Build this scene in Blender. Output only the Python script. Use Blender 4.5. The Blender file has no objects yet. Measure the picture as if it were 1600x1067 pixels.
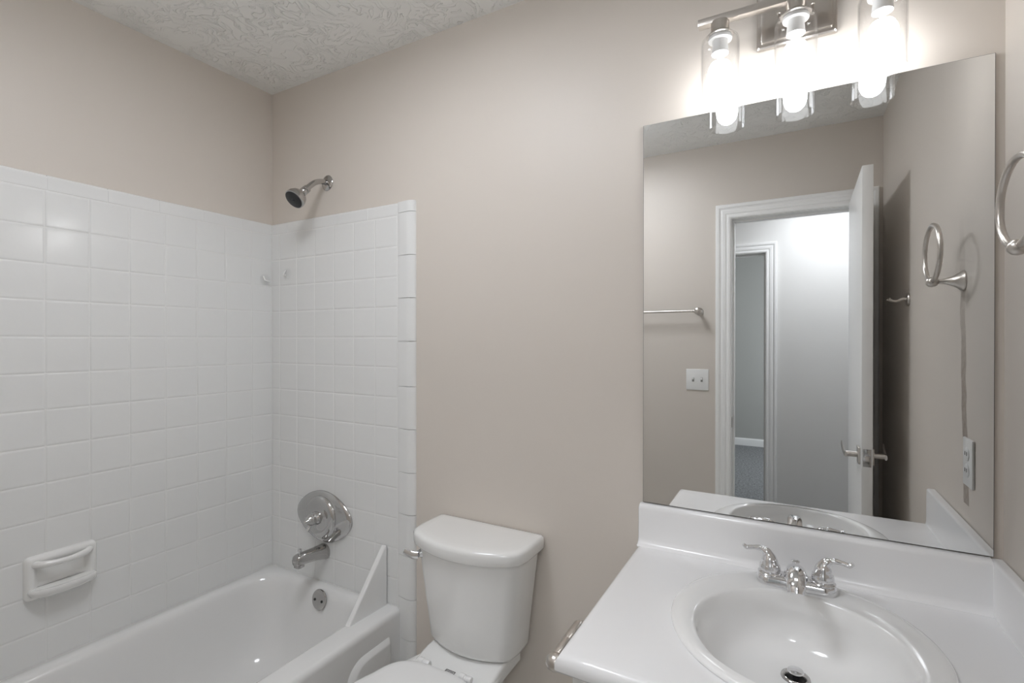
import bpy, bmesh, math, random
from mathutils import Vector, Matrix
random.seed(7)
S = bpy.context.scene
COL = S.collection
R = math.radians
PI = math.pi

# ------------------------------------------------------------------ camera
cam_d = bpy.data.cameras.new('camera')
cam = bpy.data.objects.new('camera', cam_d)
COL.objects.link(cam)
cam_d.sensor_fit = 'HORIZONTAL'
cam_d.sensor_width = 36.0
cam_d.lens = 36.0 * 778.2 / 1600.0
cam_d.clip_start = 0.02
cam_d.clip_end = 60
cam.location = (1.9647, -1.382, 1.344)
cam.rotation_euler = (R(90 - 0.22), 0, R(29.2))
S.camera = cam

# ------------------------------------------------------------------ world, exposure, lights
W = bpy.data.worlds.new('world')
S.world = W
W.use_nodes = True
W.node_tree.nodes['Background'].inputs[0].default_value = (0.6, 0.62, 0.65, 1)
W.node_tree.nodes['Background'].inputs[1].default_value = 0.3
S.view_settings.view_transform = 'Standard'
S.view_settings.look = 'None'
S.view_settings.exposure = 0.0
S.view_settings.gamma = 1.0
S.view_settings.use_curve_mapping = False
try:
    S.cycles.max_bounces = 14
    S.cycles.diffuse_bounces = 8
    S.cycles.glossy_bounces = 8
    S.cycles.transparent_max_bounces = 24
    S.cycles.caustics_reflective = False
    S.cycles.caustics_refractive = False
    S.cycles.sample_clamp_indirect = 6.0
except Exception:
    pass

BULB_STRENGTH = 19.0     # vanity bulbs (emission)
FILL_STRENGTH = 19.0     # added fill lights under the ceilings (emission)
def area(name, loc, rot, sx, sy, power, color=(1, 1, 1)):
    d = bpy.data.lights.new(name, 'AREA')
    d.shape = 'RECTANGLE'
    d.size = sx
    d.size_y = sy
    d.energy = power
    d.color = color
    o = bpy.data.objects.new(name, d)
    COL.objects.link(o)
    o.location = loc
    o.rotation_euler = rot
    return o
FAR_POWER = 45.0      # added unseen area light that brightens the room across the hall
area('far_room_fill', (3.3, -4.4, 1.5), (0, R(90), 0), 1.2, 1.4, FAR_POWER, (0.9, 0.95, 1.0))

# ------------------------------------------------------------------ materials
def nmat(name, col, rough=0.5, metal=0.0, spec=0.5, coat=0.0):
    m = bpy.data.materials.new(name)
    m.use_nodes = True
    b = m.node_tree.nodes['Principled BSDF']
    b.inputs['Base Color'].default_value = (*col, 1)
    b.inputs['Roughness'].default_value = rough
    b.inputs['Metallic'].default_value = metal
    b.inputs['Specular IOR Level'].default_value = spec
    b.inputs['Coat Weight'].default_value = coat
    b.inputs['Coat Roughness'].default_value = 0.05
    return m
def nodes(m):
    return m.node_tree.nodes, m.node_tree.links, m.node_tree.nodes['Principled BSDF']
def coords(m, scale=(1, 1, 1)):
    n, l, b = nodes(m)
    g = n.new('ShaderNodeNewGeometry')
    mp = n.new('ShaderNodeMapping')
    mp.inputs['Scale'].default_value = scale
    l.new(g.outputs['Position'], mp.inputs['Vector'])
    return mp.outputs['Vector']
def add_bump(m, scale, strength, dist=0.001, detail=3, vec=None, ntype='noise'):
    n, l, b = nodes(m)
    v = vec or coords(m)
    t = n.new('ShaderNodeTexNoise')
    t.inputs['Scale'].default_value = scale
    t.inputs['Detail'].default_value = detail
    l.new(v, t.inputs['Vector'])
    bp = n.new('ShaderNodeBump')
    bp.inputs['Strength'].default_value = strength
    bp.inputs['Distance'].default_value = dist
    l.new(t.outputs['Fac'], bp.inputs['Height'])
    l.new(bp.outputs['Normal'], b.inputs['Normal'])
    return bp
def add_tone(m, c1, c2, scale=2.0, detail=3):
    n, l, b = nodes(m)
    v = coords(m)
    t = n.new('ShaderNodeTexNoise')
    t.inputs['Scale'].default_value = scale
    t.inputs['Detail'].default_value = detail
    l.new(v, t.inputs['Vector'])
    r = n.new('ShaderNodeValToRGB')
    r.color_ramp.elements[0].position = 0.35
    r.color_ramp.elements[1].position = 0.65
    r.color_ramp.elements[0].color = (*c1, 1)
    r.color_ramp.elements[1].color = (*c2, 1)
    l.new(t.outputs['Fac'], r.inputs['Fac'])
    l.new(r.outputs['Color'], b.inputs['Base Color'])
    return r

def paint(name, c, rough=0.45):
    m = nmat(name, c, rough, spec=0.4)
    add_tone(m, tuple(x * 0.985 for x in c), tuple(min(1, x * 1.015) for x in c), 1.3)
    add_bump(m, 220, 0.12, 0.0006)
    return m
M_WALL = paint('beige_wall_paint', (0.64, 0.59, 0.537))
M_HALLW = paint('pale_grey_hall_paint', (0.72, 0.715, 0.70))
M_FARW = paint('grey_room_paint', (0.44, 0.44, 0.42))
M_TRIM = nmat('white_trim_paint', (0.86, 0.86, 0.85), 0.3)
add_bump(M_TRIM, 90, 0.05, 0.0005)
M_DOOR = nmat('white_door_paint', (0.87, 0.87, 0.865), 0.35)
add_bump(M_DOOR, 60, 0.05, 0.0005)
# right wall: same paint with a brown vertical scuff band
M_WALLR = paint('beige_wall_paint_scarred', (0.64, 0.59, 0.537))
def scar():
    n, l, b = nodes(M_WALLR)
    g = n.new('ShaderNodeNewGeometry')
    s = n.new('ShaderNodeSeparateXYZ')
    l.new(g.outputs['Position'], s.inputs[0])
    def mth(op, a, bb, c=None):
        k = n.new('ShaderNodeMath')
        k.operation = op
        for i, x in enumerate((a, bb, c)):
            if x is None:
                continue
            if isinstance(x, (int, float)):
                k.inputs[i].default_value = x
            else:
                l.new(x, k.inputs[i])
        return k.outputs[0]
    # centre line y(z): -0.309 at z 1.65 to -0.263 at z 0.937
    zz = mth('SUBTRACT', 1.65, s.outputs[2])
    yc = mth('MULTIPLY_ADD', zz, 0.065, -0.309)
    ns = n.new('ShaderNodeTexNoise')
    ns.inputs['Scale'].default_value = 9
    ns.inputs['Detail'].default_value = 6
    l.new(g.outputs['Position'], ns.inputs['Vector'])
    wob = mth('MULTIPLY_ADD', ns.outputs['Fac'], 0.045, -0.0225)
    d = mth('ABSOLUTE', mth('SUBTRACT', mth('ADD', s.outputs[1], wob), yc), 0)
    band = n.new('ShaderNodeMapRange')
    band.inputs['From Min'].default_value = 0.023
    band.inputs['From Max'].default_value = 0.017
    l.new(d, band.inputs['Value'])
    zr = n.new('ShaderNodeMapRange')
    zr.inputs['From Min'].default_value = 1.66
    zr.inputs['From Max'].default_value = 1.25
    zr.inputs['To Min'].default_value = 0.0
    zr.inputs['To Max'].default_value = 0.85
    l.new(s.outputs[2], zr.inputs['Value'])
    zb = mth('GREATER_THAN', s.outputs[2], 0.935)
    n2 = n.new('ShaderNodeTexNoise')
    n2.inputs['Scale'].default_value = 60
    n2.inputs['Detail'].default_value = 4
    l.new(g.outputs['Position'], n2.inputs['Vector'])
    grain = mth('MULTIPLY_ADD', n2.outputs['Fac'], 0.7, 0.45)
    f = mth('MULTIPLY', mth('MULTIPLY', band.outputs[0], zr.outputs[0]), mth('MULTIPLY', zb, grain))
    mix = n.new('ShaderNodeMix')
    mix.data_type = 'RGBA'
    l.new(f, mix.inputs['Factor'])
    src = b.inputs['Base Color'].links[0].from_socket
    l.new(src, mix.inputs['A'])
    mix.inputs['B'].default_value = (0.22, 0.17, 0.13, 1)
    l.new(mix.outputs['Result'], b.inputs['Base Color'])
scar()

def ceiling_mat():
    m = nmat('white_stomped_ceiling', (0.86, 0.865, 0.85), 0.7, spec=0.2)
    n, l, b = nodes(m)
    v = coords(m)
    # warped, radially brushed plaster ridges
    w = n.new('ShaderNodeTexNoise')
    w.inputs['Scale'].default_value = 7
    w.inputs['Detail'].default_value = 2
    l.new(v, w.inputs['Vector'])
    ad = n.new('ShaderNodeVectorMath')
    ad.operation = 'MULTIPLY_ADD'
    l.new(w.outputs['Color'], ad.inputs[0])
    ad.inputs[1].default_value = (0.35, 0.35, 0.0)
    l.new(v, ad.inputs[2])
    t = n.new('ShaderNodeTexNoise')
    t.inputs['Scale'].default_value = 21
    t.inputs['Detail'].default_value = 1.5
    t.inputs['Distortion'].default_value = 1.4
    l.new(ad.outputs[0], t.inputs['Vector'])
    r = n.new('ShaderNodeMath')
    r.operation = 'SUBTRACT'
    r.inputs[1].default_value = 0.5
    l.new(t.outputs['Fac'], r.inputs[0])
    a = n.new('ShaderNodeMath')
    a.operation = 'ABSOLUTE'
    l.new(r.outputs[0], a.inputs[0])
    mr = n.new('ShaderNodeMapRange')
    mr.inputs['From Min'].default_value = 0.04
    mr.inputs['From Max'].default_value = 0.0
    l.new(a.outputs[0], mr.inputs['Value'])
    mask = n.new('ShaderNodeTexNoise')
    mask.inputs['Scale'].default_value = 9
    l.new(v, mask.inputs['Vector'])
    mk = n.new('ShaderNodeMapRange')
    mk.inputs['From Min'].default_value = 0.30
    mk.inputs['From Max'].default_value = 0.48
    l.new(mask.outputs['Fac'], mk.inputs['Value'])
    mu = n.new('ShaderNodeMath')
    mu.operation = 'MULTIPLY'
    l.new(mr.outputs[0], mu.inputs[0])
    l.new(mk.outputs[0], mu.inputs[1])
    bp = n.new('ShaderNodeBump')
    bp.inputs['Strength'].default_value = 0.55
    bp.inputs['Distance'].default_value = 0.010
    l.new(mu.outputs[0], bp.inputs['Height'])
    l.new(bp.outputs['Normal'], b.inputs['Normal'])
    return m
M_CEIL = ceiling_mat()
M_HCEIL = nmat('grey_white_plaster_ceiling', (0.78, 0.78, 0.77), 0.7)
M_TILE = nmat('white_glazed_tile', (0.76, 0.765, 0.76), 0.17)
add_bump(M_TILE, 22, 0.25, 0.0012, 2)
M_GROUT = nmat('pale_grout', (0.76, 0.76, 0.75), 0.5)
M_TUB = nmat('white_tub_enamel', (0.78, 0.78, 0.775), 0.13, coat=0.3)
add_bump(M_TUB, 14, 0.05, 0.001, 2)
M_PORC = nmat('white_porcelain', (0.78, 0.78, 0.77), 0.12, coat=0.3)
add_bump(M_PORC, 10, 0.03, 0.001, 2)
M_SINK = nmat('white_vitreous_china', (0.87, 0.87, 0.865), 0.12, coat=0.3)
M_SEAT = nmat('white_seat_plastic', (0.79, 0.79, 0.785), 0.25)
M_COUNTER = nmat('white_cultured_marble', (0.86, 0.86, 0.865), 0.2, coat=0.15)
add_bump(M_COUNTER, 30, 0.04, 0.0006, 3)
M_CAB = nmat('white_cabinet_paint', (0.76, 0.76, 0.75), 0.35)
M_CHROME = nmat('polished_chrome', (0.78, 0.78, 0.79), 0.06, 1.0)
M_CHROME_D = nmat('smoky_chrome', (0.50, 0.49, 0.48), 0.10, 1.0)
M_CHROME_V = nmat('valve_chrome', (0.58, 0.575, 0.57), 0.05, 1.0)
M_NICKEL = nmat('brushed_nickel', (0.60, 0.565, 0.53), 0.28, 1.0)
add_bump(M_NICKEL, 900, 0.04, 0.0002)
M_DARK = nmat('dark_recess', (0.015, 0.015, 0.015), 0.4)
M_RUBBER = nmat('black_spray_face', (0.008, 0.008, 0.009), 0.35)
M_INK = nmat('grey_printed_mark', (0.10, 0.09, 0.09), 0.4)
M_PLASTIC = nmat('white_switch_plastic', (0.80, 0.80, 0.79), 0.3)
M_SILVER = nmat('mirror_silver', (0.88, 0.89, 0.89), 0.0, 1.0)
M_EDGE = nmat('dark_mirror_edge', (0.10, 0.10, 0.10), 0.3)
M_CARPET = nmat('grey_carpet', (0.20, 0.205, 0.21), 0.95, spec=0.05)
add_tone(M_CARPET, (0.16, 0.165, 0.17), (0.33, 0.335, 0.34), 60, 6)
M_FLOOR = nmat('grey_vinyl_floor', (0.42, 0.40, 0.37), 0.35)
add_tone(M_FLOOR, (0.56, 0.55, 0.52), (0.66, 0.65, 0.62), 6, 5)
M_WHITECOLLAR = nmat('white_bulb_collar', (0.85, 0.85, 0.84), 0.4)

def glass_mat(name, tint, refl=1.0):
    m = bpy.data.materials.new(name)
    m.use_nodes = True
    n, l = m.node_tree.nodes, m.node_tree.links
    n.remove(n['Principled BSDF'])
    out = n['Material Output']
    tr = n.new('ShaderNodeBsdfTransparent')
    tr.inputs[0].default_value = (*tint, 1)
    gl = n.new('ShaderNodeBsdfGlossy')
    gl.inputs['Roughness'].default_value = 0.02
    fr = n.new('ShaderNodeFresnel')
    gg = n.new('ShaderNodeNewGeometry')
    ior = n.new('ShaderNodeMapRange')       # same reflectance from both faces of the thin wall
    ior.inputs['To Min'].default_value = 1.45
    ior.inputs['To Max'].default_value = 1.0 / 1.45
    l.new(gg.outputs['Backfacing'], ior.inputs['Value'])
    l.new(ior.outputs[0], fr.inputs[0])
    mu = n.new('ShaderNodeMath')
    mu.operation = 'MULTIPLY'
    mu.inputs[1].default_value = refl
    mx = n.new('ShaderNodeMixShader')
    l.new(fr.outputs[0], mu.inputs[0])
    l.new(mu.outputs[0], mx.inputs[0])
    l.new(tr.outputs[0], mx.inputs[1])
    l.new(gl.outputs[0], mx.inputs[2])
    l.new(mx.outputs[0], out.inputs[0])
    return m
M_GLASS = glass_mat('clear_shade_glass', (0.985, 0.985, 0.985))
M_CLEAR = glass_mat('clear_plastic', (0.97, 0.97, 0.97))

def emis(name, col, st):
    m = bpy.data.materials.new(name)
    m.use_nodes = True
    b = m.node_tree.nodes['Principled BSDF']
    b.inputs['Base Color'].default_value = (0.8, 0.8, 0.8, 1)
    b.inputs['Emission Color'].default_value = (*col, 1)
    b.inputs['Emission Strength'].default_value = st
    return m
M_BULB = emis('lit_bulb', (0.985, 1.0, 1.02), BULB_STRENGTH)
M_FILL = emis('fill_light_diffuser', (0.965, 0.995, 1.05), FILL_STRENGTH)

# ------------------------------------------------------------------ mesh helpers
def V(*a):
    return Vector(a)
def box(bm, x0, x1, y0, y1, z0, z1, bev=0.0, seg=2):
    r = bmesh.ops.create_cube(bm, size=1.0)
    vs = r['verts']
    bmesh.ops.scale(bm, vec=(abs(x1 - x0), abs(y1 - y0), abs(z1 - z0)), verts=vs)
    bmesh.ops.translate(bm, vec=((x0 + x1) / 2, (y0 + y1) / 2, (z0 + z1) / 2), verts=vs)
    if bev > 0:
        es = list({e for v in vs for e in v.link_edges})
        r2 = bmesh.ops.bevel(bm, geom=es, offset=bev, segments=seg, profile=0.5, affect='EDGES')
        vs = list({v for f in r2['faces'] for v in f.verts} | {v for v in vs if v.is_valid})
    return vs
def loft(bm, rings, cap0=True, cap1=True, closed=False):
    vr = [[bm.verts.new(p) for p in ring] for ring in rings]
    n = len(vr[0])
    pairs = list(zip(vr[:-1], vr[1:]))
    if closed:
        pairs.append((vr[-1], vr[0]))
    for a, b in pairs:
        for i in range(n):
            j = (i + 1) % n
            try:
                bm.faces.new((a[i], a[j], b[j], b[i]))
            except ValueError:
                pass
    if cap0 and not closed:
        bm.faces.new(list(reversed(vr[0])))
    if cap1 and not closed:
        bm.faces.new(vr[-1])
    return vr
def frame_of(d):
    d = Vector(d).normalized()
    up = Vector((0, 0, 1)) if abs(d.z) < 0.95 else Vector((0, 1, 0))
    a = up.cross(d).normalized()
    b = d.cross(a).normalized()
    return a, b, d
def lathe(bm, prof, origin, d, n=40, cap0=True, cap1=True, sx=1.0, sy=1.0):
    a, b, d = frame_of(d)
    o = Vector(origin)
    rings = []
    for r, h in prof:
        r = max(r, 1e-5)
        rings.append([o + d * h + a * (math.cos(2 * PI * i / n) * r * sx) + b * (math.sin(2 * PI * i / n) * r * sy) for i in range(n)])
    return loft(bm, rings, cap0, cap1)
def catmull(pts, k=8):
    out = []
    P = [Vector(p) for p in pts]
    for i in range(len(P) - 1):
        p0 = P[max(i - 1, 0)]; p1 = P[i]; p2 = P[i + 1]; p3 = P[min(i + 2, len(P) - 1)]
        for j in range(k):
            t = j / k
            out.append(0.5 * ((2 * p1) + (p2 - p0) * t + (2 * p0 - 5 * p1 + 4 * p2 - p3) * t * t + (3 * p1 - p0 - 3 * p2 + p3) * t ** 3))
    out.append(P[-1])
    return out
def interp(vals, k=8):
    out = []
    for i in range(len(vals) - 1):
        for j in range(k):
            t = j / k
            t = t * t * (3 - 2 * t)
            out.append(vals[i] * (1 - t) + vals[i + 1] * t)
    out.append(vals[-1])
    return out
def tube(bm, pts, rad, n=16, smooth=8, flat=1.0, closed=False, ref=None):
    """tube along points; rad number or list; flat squashes the second axis"""
    if smooth:
        P = catmull(pts, smooth)
        Rr = interp(rad, smooth) if isinstance(rad, (list, tuple)) else [rad] * len(P)
        Fl = interp(flat, smooth) if isinstance(flat, (list, tuple)) else [flat] * len(P)
    else:
        P = [Vector(p) for p in pts]
        Rr = list(rad) if isinstance(rad, (list, tuple)) else [rad] * len(P)
        Fl = list(flat) if isinstance(flat, (list, tuple)) else [flat] * len(P)
    rings = []
    m = len(P)
    a = None
    for i in range(m):
        if closed:
            d = (P[(i + 1) % m] - P[i - 1]).normalized()
        else:
            d = (P[min(i + 1, m - 1)] - P[max(i - 1, 0)]).normalized()
        if a is None:
            if ref is not None:
                a = Vector(ref)
                a = (a - d * a.dot(d)).normalized()
            else:
                a = frame_of(d)[0]
        else:
            a = (a - d * a.dot(d)).normalized()
        b = d.cross(a)
        rings.append([P[i] + a * math.cos(2 * PI * k / n) * Rr[i] + b * math.sin(2 * PI * k / n) * Rr[i] * Fl[i] for k in range(n)])
    return loft(bm, rings, not closed, not closed, closed)
def rrect(x0, x1, y0, y1, r, z, nc=8):
    r = min(r, (x1 - x0) / 2 - 1e-4, (y1 - y0) / 2 - 1e-4)
    pts = []
    for cx, cy, a0 in ((x1 - r, y1 - r, 0), (x0 + r, y1 - r, 90), (x0 + r, y0 + r, 180), (x1 - r, y0 + r, 270)):
        for k in range(nc + 1):
            a = R(a0 + 90 * k / nc)
            pts.append(Vector((cx + r * math.cos(a), cy + r * math.sin(a), z)))
    return pts
def ell(cx, cy, a, b, z, n=72, p=2.0):
    out = []
    for i in range(n):
        t = 2 * PI * i / n
        c, s = math.cos(t), math.sin(t)
        out.append(Vector((cx + a * math.copysign(abs(c) ** (2 / p), c), cy + b * math.copysign(abs(s) ** (2 / p), s), z)))
    return out
def finish(name, bm, mat, parent=None, angle=38, smooth=True, rec=True):
    if rec:
        bmesh.ops.recalc_face_normals(bm, faces=bm.faces)
    if smooth:
        for f in bm.faces:
            f.smooth = True
        for e in bm.edges:
            if len(e.link_faces) == 2:
                if e.calc_face_angle(0) > R(angle):
                    e.smooth = False
    me = bpy.data.meshes.new(name)
    bm.to_mesh(me)
    bm.free()
    if isinstance(mat, (list, tuple)):
        for mm in mat:
            me.materials.append(mm)
    else:
        me.materials.append(mat)
    o = bpy.data.objects.new(name, me)
    COL.objects.link(o)
    if parent is not None:
        o.parent = parent
        o.matrix_parent_inverse = parent.matrix_basis.inverted()
    return o
def tag(o, label=None, cat=None, group=None, kind=None):
    if label: o['label'] = label
    if cat: o['category'] = cat
    if group: o['group'] = group
    if kind: o['kind'] = kind
    return o
def thing(name, label, cat, loc, group=None):
    o = bpy.data.objects.new(name, None)
    o.empty_display_size = 0.05
    COL.objects.link(o)
    o.location = loc
    return tag(o, label, cat, group)
def part(name, fn, mat, parent, angle=38, label=None):
    bm = bmesh.new()
    fn(bm)
    o = finish(name, bm, mat, parent, angle)
    if label:
        o['label'] = label
    return o
def copy_tree(o, parent=None, memo=None):
    c = o.copy()
    COL.objects.link(c)
    if parent is not None:
        c.parent = parent
    for ch in list(o.children):
        copy_tree(ch, c)
    return c

# ------------------------------------------------------------------ dimensions
XR = 2.347          # right wall
YF = -1.55          # front (door) wall
ZC = 2.405          # ceiling
TT = 0.008          # tile thickness
T = 0.110           # tile pitch
ZT = 1.8405         # top of tile
ZR0 = 1.7927        # bottom of top trim
TUBZ = 0.372
DX0, DX1, DZ = 1.688, 2.252, 1.992   # bathroom doorway clear opening
YH = -2.81          # hall far wall
H0, H1 = 0.98, 1.80 # opening of far door
YE = -5.6

# ------------------------------------------------------------------ room shell
def struct(name, fn, mat, label=None, angle=38):
    o = part(name, fn, mat, None, angle)
    o['kind'] = 'structure'
    if label:
        o['label'] = label
    return o
struct('floor', lambda b: box(b, -0.1, XR + 0.1, YF - 0.06, 0.1, -0.06, 0), M_FLOOR, 'grey vinyl bathroom floor')
struct('ceiling', lambda b: box(b, -0.1, XR + 0.1, YF - 0.05, 0.1, ZC, ZC + 0.06), M_CEIL, 'white bathroom ceiling with stomped plaster texture')
wall_back = struct('wall_back', lambda b: box(b, -0.1, XR + 0.1, 0, 0.1, 0, ZC), M_WALL, 'beige wall behind the toilet and mirror')
wall_left = struct('wall_left', lambda b: box(b, -0.1, 0, YF - 0.05, 0, 0, ZC), M_WALL, 'beige wall along the bathtub')
struct('wall_right', lambda b: box(b, XR, XR + 0.1, YF, 0, 0, ZC), M_WALLR, 'beige wall right of the vanity with a brown vertical scar')
def fw(b):
    box(b, 0, DX0 - 0.016, YF - 0.11, YF, 0, ZC)
    box(b, DX1 + 0.016, XR + 0.1, YF - 0.11, YF, 0, ZC)
    box(b, DX0 - 0.016, DX1 + 0.016, YF - 0.11, YF, DZ + 0.016, ZC)
struct('wall_front', fw, M_WALL, 'beige wall with the doorway, seen in the mirror')
# hall
def hf(b):
    box(b, -0.6, 4.4, YH - 0.11, YF - 0.06, -0.06, 0)
struct('floor_hall', hf, M_CARPET, 'grey carpet of the hall')
struct('ceiling_hall', lambda b: box(b, -0.6, 4.4, YH - 0.11, YF - 0.06, ZC, ZC + 0.06), M_HCEIL, 'white hall ceiling')
def hw(b):
    box(b, -0.6, H0 - 0.016, YH - 0.11, YH, 0, ZC)
    box(b, H1 + 0.016, 4.4, YH - 0.11, YH, 0, ZC)
    box(b, H0 - 0.016, H1 + 0.016, YH - 0.11, YH, DZ + 0.016, ZC)
struct('wall_hall', hw, M_HALLW, 'pale grey hall wall beyond the doorway')
def he(b):
    box(b, -0.6, -0.5, YH, YF - 0.11, 0, ZC)
    box(b, 4.3, 4.4, YH, YF - 0.11, 0, ZC)
    box(b, XR + 0.1, 4.4, YF - 0.11, YF, 0, ZC)
struct('wall_hall_end', he, M_HALLW, 'pale hall end walls')
# far room
struct('floor_bedroom', lambda b: box(b, -1.6, 3.6, YE, YH - 0.11, -0.06, 0), M_CARPET, 'grey carpet of the room across the hall')
struct('ceiling_bedroom', lambda b: box(b, -1.6, 3.6, YE, YH - 0.11, ZC, ZC + 0.06), M_HCEIL, 'ceiling of the room across the hall')
def fr(b):
    box(b, -1.6, 3.6, YE - 0.1, YE, 0, ZC)
    box(b, -1.7, -1.6, YE, YH - 0.11, 0, ZC)
    box(b, 3.6, 3.7, YE, YH - 0.11, 0, ZC)
struct('wall_bedroom', fr, M_FARW, 'dim grey wall of the room across the hall')

def baseboard(name, x0, x1, y, s, lab):
    def f(b):
        prof = [(0, 0), (0.014, 0), (0.014, 0.07), (0.011, 0.082), (0.006, 0.090), (0, 0.092)]
        loft(b, [[Vector((x, y + s * u, z)) for u, z in prof] for x in (x0, x1)])
    o = struct(name, f, M_TRIM, lab)
    return o
baseboard('baseboard_bedroom', -1.6, 3.6, YE, 1, 'white baseboard of the far room')
baseboard('baseboard_back', 0.805, 1.62, 0, -1, 'white baseboard behind the toilet')
baseboard('baseboard_front', 0.74, DX0 - 0.08, YF, 1, 'white baseboard left of the doorway')

def casing(b, x0, x1, z1, y, s):
    prof = [(0.004, 0), (0.004, 0.009), (0.010, 0.012), (0.018, 0.012), (0.021, 0.009), (0.026, 0.0095), (0.030, 0.013), (0.044, 0.0145),
            (0.050, 0.012), (0.055, 0.013), (0.062, 0.018), (0.075, 0.018), (0.079, 0.014), (0.079, 0)]
    rings = []
    for k in range(4):
        ring = []
        for u, w in prof:
            x = x0 - u if k < 2 else x1 + u
            z = 0 if k in (0, 3) else z1 + u
            ring.append(Vector((x, y + s * w, z)))
        rings.append(ring)
    loft(b, rings)
def jamb(b, x0, x1, z1, ya, yb):
    box(b, x0 - 0.016, x0, yb, ya, 0, z1)
    box(b, x1, x1 + 0.016, yb, ya, 0, z1)
    box(b, x0 - 0.016, x1 + 0.016, yb, ya, z1, z1 + 0.016)
    ym = ya - 0.045
    box(b, x0, x0 + 0.011, ym - 0.033, ym, 0, z1 - 0.011, 0.002)
    box(b, x1 - 0.011, x1, ym - 0.033, ym, 0, z1 - 0.011, 0.002)
    box(b, x0, x1, ym - 0.033, ym, z1 - 0.011, z1, 0.002)
def tr1(b):
    casing(b, DX0, DX1, DZ, YF, 1)
    casing(b, DX0, DX1, DZ, YF - 0.11, -1)
    jamb(b, DX0, DX1, DZ, YF, YF - 0.11)
trim1 = struct('trim_1', tr1, M_TRIM, 'white moulded casing and jamb of the bathroom doorway', angle=25)
part('strike_plate', lambda b: box(b, DX0 - 0.0005, DX0 + 0.0015, YF - 0.038, YF - 0.008, 0.868, 0.925, 0.0006), M_CHROME_D, trim1, label='dark metal strike plate in the jamb')
def tr2(b):
    casing(b, H0, H1, DZ, YH, 1)
    jamb(b, H0, H1, DZ, YH, YH - 0.11)
struct('trim_2', tr2, M_TRIM, 'white moulded casing of the far doorway across the hall', angle=25)

# ------------------------------------------------------------------ door (open, standing into the room)
door = thing('door_1', None, None, (2.248, YF, 0))
door['kind'] = 'structure'
door['label'] = 'white bathroom door standing open'
dv = V(2.201 - 2.212, 0.618, 0).normalized()       # hinge -> latch direction
dn = V(-dv.y, dv.x, 0)                             # left face normal (-X)
dh = V(2.212, YF + 0.003, 0)                        # hinge corner of the left face
DW = 0.618
def dpt(a, t, z):      # a along the leaf from the hinge, t out of the left face, z
    return dh + dv * a + dn * t + V(0, 0, z)
def dbox(b, a0, a1, t0, t1, z0, z1, bev=0):
    vs = box(b, a0, a1, t0, t1, z0, z1, bev)
    M = Matrix(((dv.x, dn.x, 0, dh.x), (dv.y, dn.y, 0, dh.y), (0, 0, 1, 0), (0, 0, 0, 1)))
    bmesh.ops.transform(b, matrix=M, verts=vs)
part('door_leaf', lambda b: dbox(b, 0, DW, -0.0355, 0, 0.012, 2.004, 0.0015), M_DOOR, door)
def dhandle(side):
    s = 1 if side > 0 else -1
    t0 = 0 if s > 0 else -0.0355
    o = part('door_handle', lambda b: dbox(b, DW - 0.060 - 0.032, DW - 0.060 + 0.032, min(t0, t0 + s * 0.008), max(t0, t0 + s * 0.008), 0.863, 0.927, 0.002), M_NICKEL, door,
             label='brushed nickel rosette and lever')
    def lev(b):
        c = DW - 0.060
        lathe(b, [(0.011, 0), (0.011, 0.040)], dpt(c, t0 + s * 0.006, 0.895), dn * s, 20)
        # wave lever running toward the hinge
        P = [dpt(c + 0.012, t0 + s * 0.046, 0.893), dpt(c - 0.02, t0 + s * 0.048, 0.893), dpt(c - 0.06, t0 + s * 0.050, 0.897), dpt(c - 0.10, t0 + s * 0.052, 0.910), dpt(c - 0.118, t0 + s * 0.052, 0.920)]
        tube(b, P, [0.010, 0.011, 0.010, 0.009, 0.007], 12, 6, flat=0.45, ref=(0, 0, 1))
    part('lever', lev, M_NICKEL, o)
    return o
dhandle(1)
dhandle(-1)
lp = part('latch_plate', lambda b: dbox(b, DW - 0.0002, DW + 0.0018, -0.031, -0.005, 0.862, 0.928, 0.0006), M_CHROME_D, door, label='chrome latch faceplate on the door edge')
part('latch_bolt', lambda b: dbox(b, DW + 0.001, DW + 0.010, -0.024, -0.012, 0.884, 0.904, 0.002), M_NICKEL, lp)
def hinge(z):
    def f(b):
        lathe(b, [(0.0055, 0), (0.0055, 0.085)], V(2.2535, YF + 0.010, z), (0, 0, 1), 12)
    part('hinge', f, M_NICKEL, door)
for z in (0.2, 1.0, 1.78):
    hinge(z)

# ------------------------------------------------------------------ wall tile
def tile_cell(b, o, u, v, n, w, h, th=TT, g=0.0005, r=0.0022):
    """one pillow edged tile: o lower-left corner on the wall, u/v unit directions, n out of wall"""
    def ring(ins, d):
        a0, a1, b0, b1 = g + ins, w - g - ins, g + ins, h - g - ins
        rr = max(0.002 - ins, 0.0004)
        out = []
        for cx, cy, s in ((a1 - rr, b1 - rr, 0), (a0 + rr, b1 - rr, 90), (a0 + rr, b0 + rr, 180), (a1 - rr, b0 + rr, 270)):
            for k in (0, 45, 90):
                an = R(s + k)
                out.append(o + u * (cx + rr * math.cos(an)) + v * (cy + rr * math.sin(an)) + n * d)
        return out
    rings = [ring(0, 0.0), ring(0, th - r), ring(r * 0.3, th - r * 0.3), ring(r, th), ]
    rings.append(ring(r + 0.004, th + 0.0001))
    loft(b, rings, False, True)
def tiles_left(b):
    u, v, n = V(0, -1, 0), V(0, 0, 1), V(1, 0, 0)
    ys = [TT] + [0.0995 + k * T for k in range(14)]
    ys = [y for y in ys if y < 1.545] + [1.547]
    zs = [ZR0 - k * T for k in range(14)]
    zs = [z for z in zs if z > 0.40] + [TUBZ + 0.002]
    for i in range(len(ys) - 1):
        for j in range(len(zs) - 1):
            tile_cell(b, V(0, -ys[i], zs[j + 1]), u, v, n, ys[i + 1] - ys[i], zs[j] - zs[j + 1])
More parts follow.
